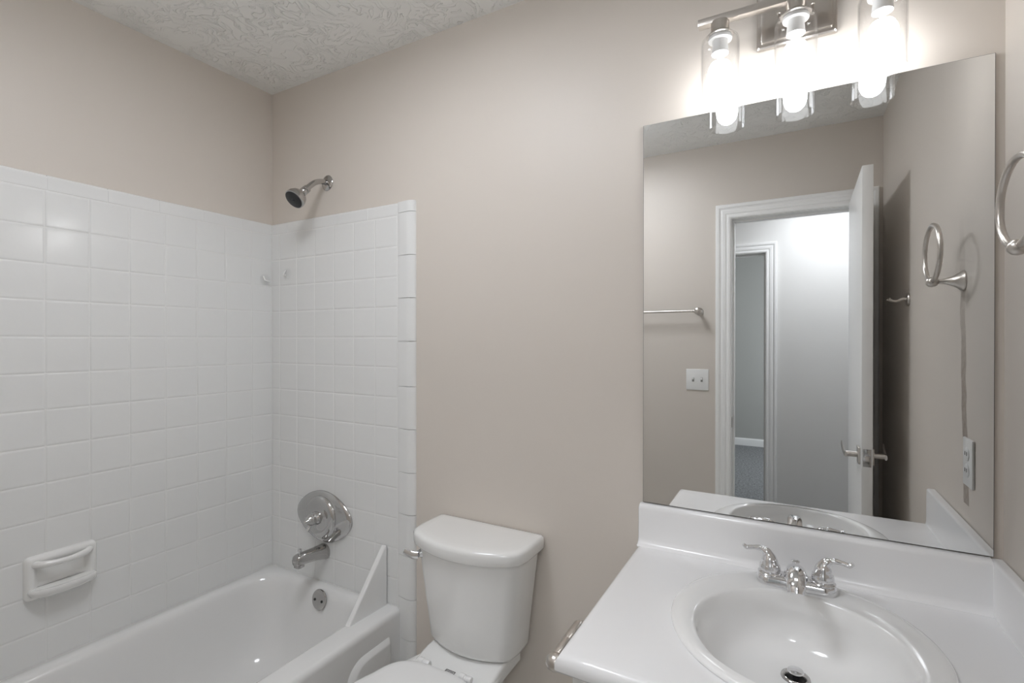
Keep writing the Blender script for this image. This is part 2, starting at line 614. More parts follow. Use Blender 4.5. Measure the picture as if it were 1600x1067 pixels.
def tiles_back(b):
    u, v, n = V(1, 0, 0), V(0, 0, 1), V(0, -1, 0)
    xs = [TT, 0.0607 + 0.0] + [0.1707 + k * T for k in range(6)]
    zs = [ZR0 - k * T for k in range(14)]
    zs = [z for z in zs if z > 0.40] + [TUBZ + 0.002]
    for i in range(len(xs) - 1):
        for j in range(len(zs) - 1):
            tile_cell(b, V(xs[i], 0, zs[j + 1]), u, v, n, xs[i + 1] - xs[i], zs[j] - zs[j + 1])
grout_l = part('tile_grout', lambda b: box(b, 0.0, TT - 0.0009, -1.547, -0.001, TUBZ, ZT - 0.004), M_GROUT, wall_left)
grout_b = part('tile_grout', lambda b: box(b, 0.001, 0.775, -TT + 0.0009, 0, 0.0, ZT - 0.004), M_GROUT, wall_back)
part('tile_panel', tiles_left, M_TILE, wall_left, 30, 'white square tiles above the bathtub')
part('tile_panel', tiles_back, M_TILE, wall_back, 30, 'white square tiles around the shower valve')
def trim_piece(b, o, u, v, n, w, h, bull_u=0, th=TT):
    """bullnose strip piece; outer edge along +v (or +u when bull_u) is rounded over radius"""
    g = 0.0009
    prof = []        # across, depth
    rr = 0.030 if bull_u else 0.010
    L = h if not bull_u else w
    prof.append((g, 0.0)); prof.append((g, th - 0.002)); prof.append((g + 0.002, th))
    for k in range(0, 9):
        a = R(90 * k / 8)
        prof.append((L - rr + rr * math.sin(a), (th) * math.cos(a)))
    if bull_u:
        prof = [(g, 0.0), (g, 0.0085), (0.004, 0.0098), (0.020, 0.0125), (0.036, 0.0150), (0.046, 0.0165)]
        for k in range(1, 11):
            a = R(90 * k / 10)
            prof.append((0.046 + (L - 0.046) * math.sin(a), 0.0168 * math.cos(a)))
        rings = [[o + u * p + v * z + n * d for p, d in prof] for z in (g, h - g)]
    else:
        rings = [[o + v * p + u * z + n * d for p, d in prof] for z in (g, w - g)]
    loft(b, rings)
def trim_l(b):
    ys = [TT + 0.0005, 0.1405, 0.294, 0.4468, 0.600, 0.7535, 0.906, 1.059, 1.212, 1.365, 1.547]
    for i in range(len(ys) - 1):
        trim_piece(b, V(0, -ys[i], ZR0), V(0, -1, 0), V(0, 0, 1), V(1, 0, 0), ys[i + 1] - ys[i], ZT - ZR0)
part('tile_trim', trim_l, M_TILE, wall_left, 40, 'white bullnose strip capping the tiles')
def trim_b(b):
    xs = [TT, 0.114, 0.2675, 0.420, 0.5735, 0.7225]
    for i in range(len(xs) - 1):
        trim_piece(b, V(xs[i], 0, ZR0), V(1, 0, 0), V(0, 0, 1), V(0, -1, 0), xs[i + 1] - xs[i], ZT - ZR0)
    zs = [ZT, 1.8005, 1.6465, 1.493, 1.338, 1.1765, 1.0236, 0.8683, 0.7175, 0.5688, 0.4155, 0.2689, 0.117, 0.0]
    for i in range(len(zs) - 1):
        trim_piece(b, V(0.7225, 0, zs[i + 1]), V(1, 0, 0), V(0, 0, 1), V(0, -1, 0), 0.802 - 0.7225, zs[i] - zs[i + 1], 1, 0.012)
part('tile_trim', trim_b, M_TILE, wall_back, 40, 'white bullnose column ending the tile beside the toilet')

# ------------------------------------------------------------------ bathtub
tub = thing('bathtub', 'white alcove bathtub along the left tiled wall', 'bathtub', (0.37, -0.77, 0))
def tub_body(b):
    x0, x1, y0, y1 = 0.002, 0.735, -1.547, -0.002
    rings = []
    rings.append(rrect(x0, x1, y0, y1, 0.004, 0.0))
    rings.append(rrect(x0, x1, y0, y1, 0.006, TUBZ - 0.020))
    for k in range(1, 6):
        a = R(90 * k / 5)
        d = 0.018 * (1 - math.cos(a))
        rings.append(rrect(x0 + d * 0.3, x1 - d, y0 + d * 0.3, y1 - d * 0.3, 0.008, TUBZ - 0.020 + 0.020 * math.sin(a)))
    # deck, then basin  (left, right, front end, back end, radius, z)
    B = [(0.034, 0.655, -1.46, -0.030, 0.12, 0.3722),
         (0.040, 0.649, -1.455, -0.036, 0.12, 0.3715),
         (0.047, 0.641, -1.450, -0.043, 0.12, 0.3685),
         (0.053, 0.635, -1.445, -0.050, 0.12, 0.362),
         (0.058, 0.630, -1.440, -0.056, 0.12, 0.350),
         (0.063, 0.626, -1.430, -0.061, 0.12, 0.330),
         (0.075, 0.615, -1.390, -0.074, 0.12, 0.240),
         (0.090, 0.602, -1.340, -0.088, 0.12, 0.160),
         (0.105, 0.590, -1.300, -0.104, 0.12, 0.110),
         (0.125, 0.572, -1.270, -0.124, 0.11, 0.080),
         (0.150, 0.548, -1.240, -0.150, 0.10, 0.064),
         (0.185, 0.515, -1.200, -0.190, 0.08, 0.058),
         (0.26, 0.44, -1.10, -0.30, 0.05, 0.055)]
    for l_, r_, f_, k_, rad, z in B:
        rings.append(rrect(l_, r_, f_, k_, rad, z))
    loft(b, rings, True, True)
part('tub_shell', tub_body, M_TUB, tub, 50)
def apron(b):
    # raised end pads of the apron with a rounded upper corner
    def pad(ya, yb):
        def outline(ins, x):
            a0, a1, z0, z1 = min(ya, yb) + ins, max(ya, yb) - ins, 0.003, 0.300 - ins
            pts = [V(x, a1, z0), V(x, a1, z1 - 0.012)]
            for k in range(1, 5):
                an = R(90 * k / 4)
                pts.append(V(x, a1 - 0.012 + 0.012 * math.cos(an), z1 - 0.012 + 0.012 * math.sin(an)))
            rr = 0.075
            for k in range(0, 11):
                an = R(90 + 90 * k / 10)
                pts.append(V(x, a0 + rr + rr * math.cos(an), z1 - rr + rr * math.sin(an)))
            pts.append(V(x, a0, z0))
            return pts
        loft(b, [outline(0, 0.734), outline(0.002, 0.737), outline(0.012, 0.749), outline(0.017, 0.751)])
    pad(-0.262, -0.062)
part('apron_panel', apron, M_TUB, tub, 40)
def overflow(b):
    o = V(0.372, -0.060, 0.335)
    d = V(0, -0.98, 0.16)
    lathe(b, [(0.038, 0), (0.0385, 0.004), (0.037, 0.007), (0.032, 0.0085), (0.0, 0.0092)], o, d, 40)
ov = part('overflow_plate', overflow, M_CHROME_D, tub, 30, 'round chrome overflow plate with two screws')
def ovs(b, dx):
    lathe(b, [(0.0048, 0), (0.0048, 0.0014), (0.0, 0.0016)], V(0.372 + dx, -0.0695, 0.3345), (0, -0.98, 0.16), 14)
for dx in (-0.0195, 0.0195):
    part('screw', lambda b, dx=dx: ovs(b, dx), M_DARK, ov)

# splash guard fin on the tub rim
def fin(b):
    # solid triangular web with all edges rounded over, leaning slightly toward the tub
    prof = [(-0.011, 0.371), (-0.011, 0.588), (-0.020, 0.592), (-0.186, 0.371)]
    th = 0.011
    rings = []
    for s_ in (-1, 1):
        rings.append([V(0.664 + s_ * th - 0.06 * (-y - 0.012), y, z) for y, z in prof])
    vr = loft(b, rings)
    b.edges.ensure_lookup_table()
    es = [e for e in b.edges if max(v.co.z for v in e.verts) > 0.38]
    bmesh.ops.bevel(b, geom=es, offset=0.0065, segments=4, profile=0.5, affect='EDGES')
sg = part('splash_guard', fin, M_TUB, None, 50)
tag(sg, 'white triangular splash guard fin standing on the tub rim', 'splash guard')

# ------------------------------------------------------------------ soap dish
sd = thing('soap_dish', 'white ceramic soap dish mounted on the left tiled wall', 'soap dish', (TT, -0.724, 0.636))
def sd_plate(b):
    X = TT
    def rr(y0, y1, z0, z1, r, x):
        return [V(x, p.x, p.y) for p in rrect(y0, y1, z0, z1, r, 0, 5)]
    y0, y1, z0, z1 = -0.812, -0.636, 0.573, 0.703
    rings = [rr(y0, y1, z0, z1, 0.014, X - 0.001), rr(y0 + 0.001, y1 - 0.001, z0 + 0.001, z1 - 0.001, 0.014, X + 0.009),
             rr(y0 + 0.006, y1 - 0.006, z0 + 0.006, z1 - 0.006, 0.012, X + 0.017), rr(y0 + 0.014, y1 - 0.014, z0 + 0.014, z1 - 0.014, 0.010, X + 0.019),
             rr(y0 + 0.022, y1 - 0.022, z0 + 0.022, z1 - 0.022, 0.010, X + 0.016), rr(y0 + 0.028, y1 - 0.028, z0 + 0.027, z1 - 0.027, 0.008, X + 0.006),
             rr(y0 + 0.034, y1 - 0.034, z0 + 0.033, z1 - 0.033, 0.006, X + 0.004)]
    loft(b, rings)
part('back_plate', sd_plate, M_PORC, sd, 60)
part('grab_bar', lambda b: tube(b, [(TT + 0.012, -0.790, 0.680), (TT + 0.030, -0.775, 0.679), (TT + 0.040, -0.745, 0.678), (TT + 0.043, -0.724, 0.678), (TT + 0.040, -0.703, 0.678), (TT + 0.030, -0.673, 0.679), (TT + 0.012, -0.658, 0.680)],
                            [0.011, 0.010, 0.0085, 0.0082, 0.0085, 0.010, 0.011], 16), M_PORC, sd)
def tray(b):
    rings = []
    for k, (sc, z) in enumerate([(0.72, 0.580), (0.92, 0.588), (1.0, 0.600), (0.995, 0.606), (0.96, 0.609), (0.90, 0.607), (0.70, 0.6085)]):
        ring = []
        for i in range(28):
            t = PI * i / 27
            ring.append(V(TT + 0.006 + 0.046 * sc * abs(math.sin(t)) ** 0.55, -0.724 + 0.083 * sc * math.cos(t), z))
        rings.append(ring)
    loft(b, rings)
part('tray', tray, M_PORC, sd, 50)

# ------------------------------------------------------------------ shower valve, spout, head
valve = thing('shower_valve', 'chrome shower valve with wide oval remodel plate above the tub spout', 'shower valve', (0.335, -TT, 0.640))
VC = V(0.335, -TT, 0.637)
def vplate(b):
    def outl(sc, d, grow=0.0):
        out = []
        for i in range(96):
            t = 2 * PI * i / 96
            # central circle r 0.103 blended into side lobes reaching 0.160
            c, s = math.cos(t), math.sin(t)
            x = 0.158 * math.copysign(abs(c) ** 1.0, c)
            zz = 0.102 * s * (1.0 - 0.10 * (abs(c) ** 2) * 2.0)
            out.append(VC + V(x * sc, -d, zz * sc))
        return out
    rings = [outl(1, 0), outl(1.0, 0.003), outl(0.985, 0.0065), outl(0.95, 0.0095), outl(0.88, 0.0125), outl(0.70, 0.0165), outl(0.5, 0.019), outl(0.2, 0.020)]
    loft(b, rings)
vp = part('escutcheon', vplate, M_CHROME_V, valve, 50)
for dx, dz, y in ((-0.112, 0.012, -0.0105), (0.108, 0.020, -0.0105), (0.122, -0.022, -0.0085)):
    part('screw', lambda b, dx=dx, dz=dz, y=y: lathe(b, [(0.005, 0), (0.0052, 0.002), (0.004, 0.003), (0, 0.0032)], VC + V(dx, y, dz), (0, -1, 0), 14), M_DARK, vp)
part('cover_ring', lambda b: lathe(b, [(0.083, 0.004), (0.0845, 0.012), (0.0840, 0.020), (0.0800, 0.0255), (0.070, 0.029), (0.050, 0.0305), (0.040, 0.031), (0.034, 0.035), (0, 0.0355)], VC, (0, -1, 0), 64), M_CHROME_V, valve, 60)
def knob(b):
    lathe(b, [(0.0245, 0.033), (0.026, 0.038), (0.0255, 0.046), (0.0225, 0.050), (0.0215, 0.058), (0.0225, 0.066), (0.0205, 0.074), (0.014, 0.083), (0.0075, 0.091), (0.004, 0.096), (0, 0.098)], VC + V(0, 0, 0.004), (0, -1, 0.0), 40)
kb = part('knob', knob, M_CHROME_V, valve, 50)
part('lever', lambda b: tube(b, [VC + V(-0.004, -0.062, -0.010), VC + V(-0.006, -0.068, -0.026), VC + V(-0.007, -0.078, -0.038)], [0.008, 0.006, 0.0065], 12, 5), M_CHROME, kb)

spout = thing('tub_spout', 'chrome tub spout with a lift knob below the shower valve', 'spout', (0.337, -TT, 0.497))
def spt(b):
    # rounded-square sections marching out of the wall
    secs = [(-0.008, 0.497, 0.031, 0.031, 2.2), (-0.014, 0.497, 0.0315, 0.0315, 2.2), (-0.026, 0.499, 0.0285, 0.0285, 2.4), (-0.055, 0.503, 0.0245, 0.0245, 2.7),
            (-0.085, 0.506, 0.0225, 0.0225, 3), (-0.112, 0.508, 0.0215, 0.0215, 3.2), (-0.132, 0.5075, 0.021, 0.021, 3.2), (-0.142, 0.506, 0.0195, 0.0195, 3.0), (-0.146, 0.505, 0.016, 0.016, 2.6)]
    rings = []
    for y, z, a, h, p in secs:
        rings.append([V(q.x, y, q.y) for q in ell(0.337, z, a, h, 0, 36, p)])
    loft(b, rings)
    loft(b, [ell(0.337, -0.1265, 0.0175, 0.0165, 0.492, 28, 3.0), ell(0.337, -0.1275, 0.0175, 0.0165, 0.481, 28, 3.0), ell(0.337, -0.1275, 0.0155, 0.0145, 0.479, 28, 3.0)])
part('spout_body', spt, M_CHROME_D, spout, 50)
part('lift_knob', lambda b: lathe(b, [(0.003, 0), (0.003, 0.014), (0.0075, 0.016), (0.0085, 0.021), (0.007, 0.025), (0, 0.026)], V(0.337, -0.126, 0.522), (0, 0, 1), 20), M_CHROME, spout)

sh = thing('wall_shower', 'chrome shower head with black spray face above the tile', 'shower head', (0.347, 0, 1.970))
part('flange', lambda b: lathe(b, [(0.0305, 0), (0.031, 0.002), (0.029, 0.004), (0.022, 0.0075), (0.0125, 0.010), (0.0125, 0.012)], V(0.347, 0, 1.970), (0, -1, 0), 40), M_CHROME_D, sh, 50)
AP = [(0.347, -0.002, 1.970), (0.347, -0.030, 1.968), (0.347, -0.060, 1.956), (0.347, -0.086, 1.934), (0.347, -0.100, 1.919)]
part('shower_arm', lambda b: tube(b, AP, 0.0105, 20, 6), M_CHROME_D, sh)
HD = V(-0.03, -0.72, -0.70).normalized()
HO = V(0.347, -0.096, 1.923)
part('spray_head', lambda b: lathe(b, [(0.0125, -0.002), (0.0145, 0.0), (0.0148, 0.012), (0.013, 0.014), (0.0135, 0.016), (0.0150, 0.018), (0.0150, 0.026), (0.0125, 0.030), (0.0135, 0.034), (0.022, 0.040), (0.031, 0.050), (0.0365, 0.063), (0.038, 0.074), (0.0370, 0.080), (0.0345, 0.081)], HO, HD, 48), M_CHROME_D, sh, 40)
def face(b):
    lathe(b, [(0.0346, 0.0795), (0.034, 0.083), (0.030, 0.0845), (0, 0.0848)], HO, HD, 48)
    lathe(b, [(0.006, 0.084), (0.005, 0.087), (0, 0.0875)], HO, HD, 16)
part('spray_face', face, M_RUBBER, sh, 50)

# clear adhesive hooks
def clear_hook(loc, n, lab):
    h = thing('adhesive_hook', lab, 'hook', loc, None)
    n = Vector(n)
    part('hook_disc', lambda b: lathe(b, [(0.023, 0), (0.0225, 0.0015), (0.019, 0.0028), (0, 0.0035)], loc, n, 32), M_CLEAR, h)
    a = n.cross(V(0, 0, 1))
    o = Vector(loc) - a * 0.0
    part('hook_arm', lambda b: tube(b, [o + n * 0.003 + V(0, 0, 0.014) + a * 0.008, o + n * 0.010 + V(0, 0, 0.002) + a * 0.008, o + n * 0.014 + V(0, 0, -0.006) + a * 0.006, o + n * 0.018 + V(0, 0, -0.008) - a * 0.012], [0.0028, 0.003, 0.003, 0.0026], 10, 4), M_PLASTIC, h)
clear_hook((0.112, -TT, 1.622), (0, -1, 0), 'small clear adhesive hook on the back wall tiles under the shower head')
clear_hook((TT, -0.042, 1.600), (1, 0, 0), 'small clear adhesive hook on the left wall tiles near the corner')

# ------------------------------------------------------------------ toilet
TX = 1.113
toilet = thing('toilet', 'white two-piece toilet with closed lid between tub and vanity', 'toilet', (TX, -0.36, 0))
def dshape(w, yb, ys, yf, z, rc=0.03, rb=0.012, n=14):
    """plan outline: straight back at yb, straight sides to ys, bowed front reaching yf"""
    pts = []
    # back edge from left to right with small corners
    for k in range(4):
        a = R(180 - 90 * k / 3)
        pts.append(V(TX - w + rb + rb * math.cos(a), yb - rb + rb * math.sin(a), z))
    for k in range(4):
        a = R(90 - 90 * k / 3)
        pts.append(V(TX + w - rb + rb * math.cos(a), yb - rb + rb * math.sin(a), z))
    # right side to front corner, bow, left corner
    for i in range(2 * n + 1):
        t = 1 - i / n           # 1 .. -1
        p = 4.2
        x = w * t
        y = ys + (yf - ys) * (1 - abs(t) ** 2.0) 
        # round the corners
        if abs(t) > 0.86:
            s = (abs(t) - 0.86) / 0.14
            x = math.copysign(w * (0.86 + 0.14 * math.sin(s * PI / 2)), t)
            y = y + rc * (1 - math.cos(s * PI / 2)) * 1.4
        pts.append(V(x + TX, y, z))
    return pts
def tank(b):
    rings = []
    for z, w, yb, ys, yf in ((0.400, 0.128, -0.028, -0.112, -0.150), (0.402, 0.140, -0.022, -0.120, -0.164), (0.409, 0.149, -0.020, -0.127, -0.174), (0.420, 0.1525, -0.019, -0.131, -0.180),
                             (0.47, 0.157, -0.018, -0.135, -0.186), (0.55, 0.166, -0.017, -0.142, -0.194), (0.64, 0.177, -0.016, -0.148, -0.203), (0.708, 0.1845, -0.015, -0.152, -0.210)):
        rings.append(dshape(w, yb, ys, yf, z))
    loft(b, rings)
tk = part('tank', tank, M_PORC, toilet, 50)
def lid(b):
    rings = []
    for z, e in ((0.704, -0.006), (0.706, 0.0), (0.712, 0.0035), (0.735, 0.004), (0.742, 0.002), (0.7460, -0.003), (0.7480, -0.012), (0.7490, -0.03)):
        rings.append(dshape(0.195 + e, -0.004 + min(e, 0), -0.158 - e, -0.222 - e, z))
    loft(b, rings)
part('tank_lid', lid, M_PORC, toilet, 50)
fl = part('flush_lever', lambda b: lathe(b, [(0.014, 0), (0.0145, 0.004), (0.012, 0.009), (0.010, 0.016), (0, 0.017)], V(TX - 0.150, -0.160, 0.678), (-0.45, -0.9, 0), 28, sx=1.0, sy=1.1), M_CHROME, toilet, label='chrome flush lever')
part('lever', lambda b: tube(b, [V(TX - 0.156, -0.177, 0.674), V(TX - 0.168, -0.184, 0.675), V(TX - 0.182, -0.190, 0.680), V(TX - 0.196, -0.195, 0.687)], [0.0125, 0.0125, 0.0115, 0.0105], 12, 6, flat=0.5, ref=(0, 0, 1)), M_CHROME, fl)
def egg(w, yb, yf, z, wb=None, n=30, p=2.0):
    """bowl outline; yb back, yf front; half width w; wb half width at the back"""
    wb = w if wb is None else wb
    pts = []
    ym = yb + (yf - yb) * 0.42
    for i in range(n + 1):
        t = PI * i / n
        y = ym + (yf - ym) * math.sin(t)
        pts.append(V(TX + w * math.cos(t), y, z))
    for i in range(1, n):
        t = PI * i / n
        # back half: from left (-w) round to right (+w)
        c = -math.cos(t)
        y = ym + (yb - ym) * math.sin(t) ** 0.55
        s = (y - ym) / (yb - ym)
        q = min(1.0, max(0.0, s / 0.5))
        q = q * q * (3 - 2 * q)
        ww = w + (wb - w) * q
        pts.append(V(TX + math.copysign(abs(c) ** 0.6, c) * ww, y, z))
    return pts
def bowl(b):
    rings = []
    for z, w, yb, yf, wb in ((0.0, 0.105, -0.16, -0.56, 0.10), (0.02, 0.105, -0.155, -0.565, 0.10), (0.05, 0.098, -0.15, -0.555, 0.09), (0.14, 0.095, -0.12, -0.55, 0.085), (0.22, 0.115, -0.08, -0.585, 0.095),
                             (0.29, 0.148, -0.05, -0.635, 0.115), (0.335, 0.168, -0.035, -0.668, 0.128), (0.362, 0.176, -0.03, -0.682, 0.134), (0.378, 0.176, -0.03, -0.684, 0.136), (0.384, 0.171, -0.034, -0.678, 0.132), (0.385, 0.150, -0.06, -0.65, 0.115)):
        rings.append(egg(w, yb, yf, z, wb))
    loft(b, rings)
    # shelf sweeping up to the tank
    rr = []
    for y, z, w in ((-0.035, 0.402, 0.128), (-0.145, 0.402, 0.130), (-0.165, 0.400, 0.131), (-0.185, 0.395, 0.132), (-0.205, 0.389, 0.133), (-0.230, 0.3855, 0.134), (-0.250, 0.3848, 0.134)):
        e = 0.010
        rr.append([V(TX - w, y, 0.36), V(TX - w, y, z - e), V(TX - w + e * 0.3, y, z - e * 0.3), V(TX - w + e, y, z), V(TX, y, z - 0.0005), V(TX + w - e, y, z), V(TX + w - e * 0.3, y, z - e * 0.3), V(TX + w, y, z - e), V(TX + w, y, 0.36)])
    loft(b, rr)
part('bowl', bowl, M_PORC, toilet, 50)
def ring_seat(b):
    rings = []
    for z, e in ((0.388, -0.004), (0.391, 0.0), (0.400, 0.0), (0.404, -0.004)):
        rings.append(egg(0.180 + e, -0.262 - e, -0.690 - e, z, 0.160))
    loft(b, rings)
part('seat', ring_seat, M_SEAT, toilet, 50)
def seat_lid(b):
    rings = []
    for z, e in ((0.405, -0.003), (0.408, 0.001), (0.416, 0.002), (0.421, -0.001), (0.4245, -0.008), (0.426, -0.02), (0.428, -0.06), (0.429, -0.12)):
        rings.append(egg(0.180 + e, -0.264 + min(e, 0), -0.692 - e, z, 0.158 + e))
    loft(b, rings)
part('seat_lid', seat_lid, M_SEAT, toilet, 50)
for s in (-1, 1):
    def hg(b, s=s):
        lathe(b, [(0.009, 0), (0.0105, 0.002), (0.0105, 0.016), (0.008, 0.0175), (0.0075, 0.020), (0.0095, 0.0215), (0.0095, 0.036), (0.008, 0.038)], V(TX + s * 0.072 - 0.019, -0.249, 0.409), (1, 0, 0), 20)
        box(b, TX + s * 0.070 - 0.012, TX + s * 0.070 + 0.012, -0.268, -0.232, 0.384, 0.404, 0.004)
    part('hinge', hg, M_SEAT, toilet)
def mark(b):
    z0, z1 = 0.3858, 0.3868
    cx, cy = TX - 0.002, -0.221
    def q(x0, x1, y0, y1):
        box(b, cx + x0, cx + x1, cy + y0, cy + y1, z0 + 0.001, z1 + 0.0014)
    q(-0.016, 0.016, 0.0045, 0.0062); q(-0.016, 0.016, -0.0062, -0.0045)
    q(-0.016, -0.0135, -0.0062, 0.0062); q(0.0148, 0.016, -0.0062, 0.0062)
    for i in range(6):
        q(-0.011 + i * 0.004, -0.009 + i * 0.004, -0.0012, 0.0016)
part('printed_mark', mark, M_INK, toilet, label='small dark rectangular mark on the bowl shelf')

# ------------------------------------------------------------------ vanity cabinet
CXL, CXR, CYF, CZ = 1.600, XR - 0.002, -0.575, 0.785
vc = thing('vanity_cabinet', 'white vanity cabinet under the sink countertop', 'cabinet', ((1.618 + XR) / 2, -0.27, 0))
def carc(b):
    zt = CZ - 0.036
    box(b, 1.618, 1.634, -0.535, -0.002, 0.0, zt, 0.0012)
    box(b, XR - 0.019, XR - 0.003, -0.535, -0.002, 0.0, zt)
    box(b, 1.634, XR - 0.019, -0.533, -0.002, 0.09, 0.105)
    box(b, 1.634, XR - 0.019, -0.008, -0.002, 0.105, zt)
    box(b, 1.634, XR - 0.019, -0.535, -0.519, 0.705, zt)
    box(b, 1.634, XR - 0.019, -0.475, -0.460, 0.0, 0.09)
part('carcass', carc, M_CAB, vc)
for i in range(2):
    x0 = 1.635 + i * 0.352
    def dr(b, x0=x0):
        box(b, x0, x0 + 0.342, -0.553, -0.5355, 0.12, 0.70, 0.003)
        box(b, x0 + 0.05, x0 + 0.292, -0.557, -0.5525, 0.17, 0.65, 0.004)
    d = part('door', dr, M_CAB, vc)
    kx = x0 + (0.312 if i == 0 else 0.03)
    part('knob', lambda b, kx=kx: lathe(b, [(0.006, 0), (0.006, 0.012), (0.014, 0.017), (0.014, 0.023), (0, 0.027)], V(kx, -0.553, 0.62), (0, -1, 0), 20), M_NICKEL, d)

# ------------------------------------------------------------------ countertop
SX, SY, SA, SB = 1.978, -0.292, 0.229, 0.240      # outer sink rim
IX, IY, IA, IB = 1.977, -0.328, 0.177, 0.182      # basin opening
ct = thing('vanity_countertop', 'white vanity countertop with backsplash holding the oval sink', 'countertop', ((CXL + XR) / 2, -0.28, CZ - 0.032))
def top(b):
    # slab with an elliptical cut-out, rounded front edge
    n = 96
    angs = [2 * PI * i / n for i in range(n)]
    x0, x1, y0, y1 = CXL, CXR, CYF, -0.002
    # put exact corners into the angle list
    cx, cy = SX, SY
    for c in ((x0, y0), (x1, y0), (x0, y1), (x1, y1)):
        a = math.atan2(c[1] - cy, c[0] - cx) % (2 * PI)
        i = min(range(n), key=lambda k: abs(angs[k] - a))
        angs[i] = a
    def rect(ins, z, r=0.006):
        X0, X1, Y0, Y1 = x0 + ins, x1, y0 + ins, y1
        out = []
        for a in angs:
            c, s = math.cos(a), math.sin(a)
            t = 1e9
            if c > 1e-9: t = min(t, (X1 - cx) / c)
            if c < -1e-9: t = min(t, (X0 - cx) / c)
            if s > 1e-9: t = min(t, (Y1 - cy) / s)
            if s < -1e-9: t = min(t, (Y0 - cy) / s)
            out.append(V(cx + c * t, cy + s * t, z))
        return out
    def hole(z):
        return [V(cx + math.cos(a) * SA * 0.9, cy + math.sin(a) * SB * 0.9, z) for a in angs]
    zt = CZ
    rings = [hole(zt - 0.030), rect(0.012, zt - 0.0345), rect(0.0035, zt - 0.0325), rect(0.0, zt - 0.027), rect(0.0, zt - 0.016), rect(0.0015, zt - 0.0095), rect(0.005, zt - 0.004), rect(0.010, zt - 0.001), rect(0.017, zt), hole(zt)]
    loft(b, rings, False, False, True)
part('slab', top, M_COUNTER, ct, 45)
def splash(b):
    # profile with a cove at the counter and a rolled top
    prof = [(-0.002, CZ - 0.004), (-0.040, CZ - 0.002), (-0.040, CZ + 0.0005), (-0.032, CZ + 0.003), (-0.026, CZ + 0.009), (-0.0235, CZ + 0.018)]
    prof += [(-0.0225, CZ + 0.060), (-0.0225, CZ + 0.096)]
    for k in range(1, 7):
        a = R(90 * k / 6)
        prof.append((-0.0225 + 0.012 * (1 - math.cos(a)), CZ + 0.096 + 0.013 * math.sin(a)))
    prof.append((-0.002, CZ + 0.1095))
    rings = []
    for x, e in ((CXL + 0.001, 0.004), (CXL + 0.003, 0.001), (CXL + 0.006, 0.0), (XR - 0.021, 0.0)):
        rings.append([V(x, y + (e if y < -0.01 else 0), z - (e if z > CZ + 0.09 else 0)) for y, z in prof])
    loft(b, rings)
part('backsplash', splash, M_COUNTER, ct, 35)
def sside(b):
    prof = [(XR - 0.002, CZ - 0.002), (XR - 0.024, CZ - 0.002), (XR - 0.0225, CZ + 0.004), (XR - 0.0215, CZ + 0.010), (XR - 0.021, CZ + 0.102)]
    for k in range(1, 5):
        a = R(90 * k / 4)
        prof.append((XR - 0.021 + 0.006 * (1 - math.cos(a)), CZ + 0.102 + 0.006 * math.sin(a)))
    prof.append((XR - 0.002, CZ + 0.108))
    loft(b, [[V(x, y, z) for x, z in prof] for y in (-0.002, CYF + 0.014)])
part('side_splash', sside, M_COUNTER, ct, 35)

# ------------------------------------------------------------------ sink
sink = thing('sink', 'white oval drop-in sink set in the vanity countertop', 'sink', (SX, SY, CZ))
DRX, DRY, DRZ = 1.975, -0.245, 0.672
def sinkb(b):
    n = 96
    rings = []
    Z = CZ
    for sc, z in ((0.93, Z - 0.004), (0.985, Z + 0.0004), (1.0, Z + 0.002), (0.999, Z + 0.0055), (0.988, Z + 0.009), (0.97, Z + 0.0108), (0.94, Z + 0.0118), (0.91, Z + 0.0122)):
        rings.append(ell(SX, SY, SA * sc, SB * sc, z, n))
    # rim slopes gently to the basin lip
    for sc, z in ((1.035, Z + 0.0112), (1.015, Z + 0.0100), (1.0, Z + 0.0075), (0.990, Z + 0.0035), (0.981, Z - 0.003), (0.972, Z - 0.012)):
        rings.append(ell(IX, IY, IA * sc, IB * sc, z, n))
    # bowl toward the drain
    for k in range(1, 13):
        t = k / 12
        f = t ** 1.25
        sc = 0.972 * math.cos(t * PI / 2 * 0.93) ** 0.80
        z = Z - 0.012 + (DRZ - (Z - 0.012)) * math.sin(t * PI / 2) ** 0.9
        cx = IX + (DRX - IX) * f
        cy = IY + (DRY - IY) * f
        ra, rb = IA * sc, IB * sc
        if k == 12:
            ra = rb = 0.024
        ra = max(ra, 0.026) if k < 12 else ra
        rb = max(rb, 0.026) if k < 12 else rb
        rings.append(ell(cx, cy, ra, rb, z, n))
    loft(b, rings, False, False)
    # underside of the bowl
    und = [ell(SX, SY, SA * 0.93, SB * 0.94, Z - 0.004, n), ell(IX, IY + 0.01, IA * 1.02, IB * 1.02, Z - 0.06, n), ell(IX, IY + 0.05, IA * 0.75, IB * 0.75, Z - 0.115, n), ell(DRX, DRY, 0.035, 0.035, DRZ - 0.012, n)]
    loft(b, und, False, True)
part('basin', sinkb, M_SINK, sink, 60)
drn = part('drain_ring', lambda b: lathe(b, [(0.016, -0.018), (0.0175, -0.004), (0.0185, 0.0015), (0.022, 0.0035), (0.0255, 0.002), (0.0265, -0.001)], V(DRX, DRY, DRZ + 0.001), (0, 0, 1), 40, False, False), M_CHROME_D, sink, 50, 'chrome drain with pop-up stopper')
part('drain_hole', lambda b: lathe(b, [(0.0178, 0), (0.0178, 0.002)], V(DRX, DRY, DRZ - 0.010), (0, 0, 1), 32), M_DARK, sink)
part('stopper', lambda b: lathe(b, [(0.005, -0.01), (0.005, 0.006), (0.0140, 0.008), (0.0150, 0.0105), (0.014, 0.013), (0.010, 0.0142), (0, 0.0148)], V(DRX, DRY, DRZ + 0.002), (0, 0, 1), 36), M_CHROME, drn)

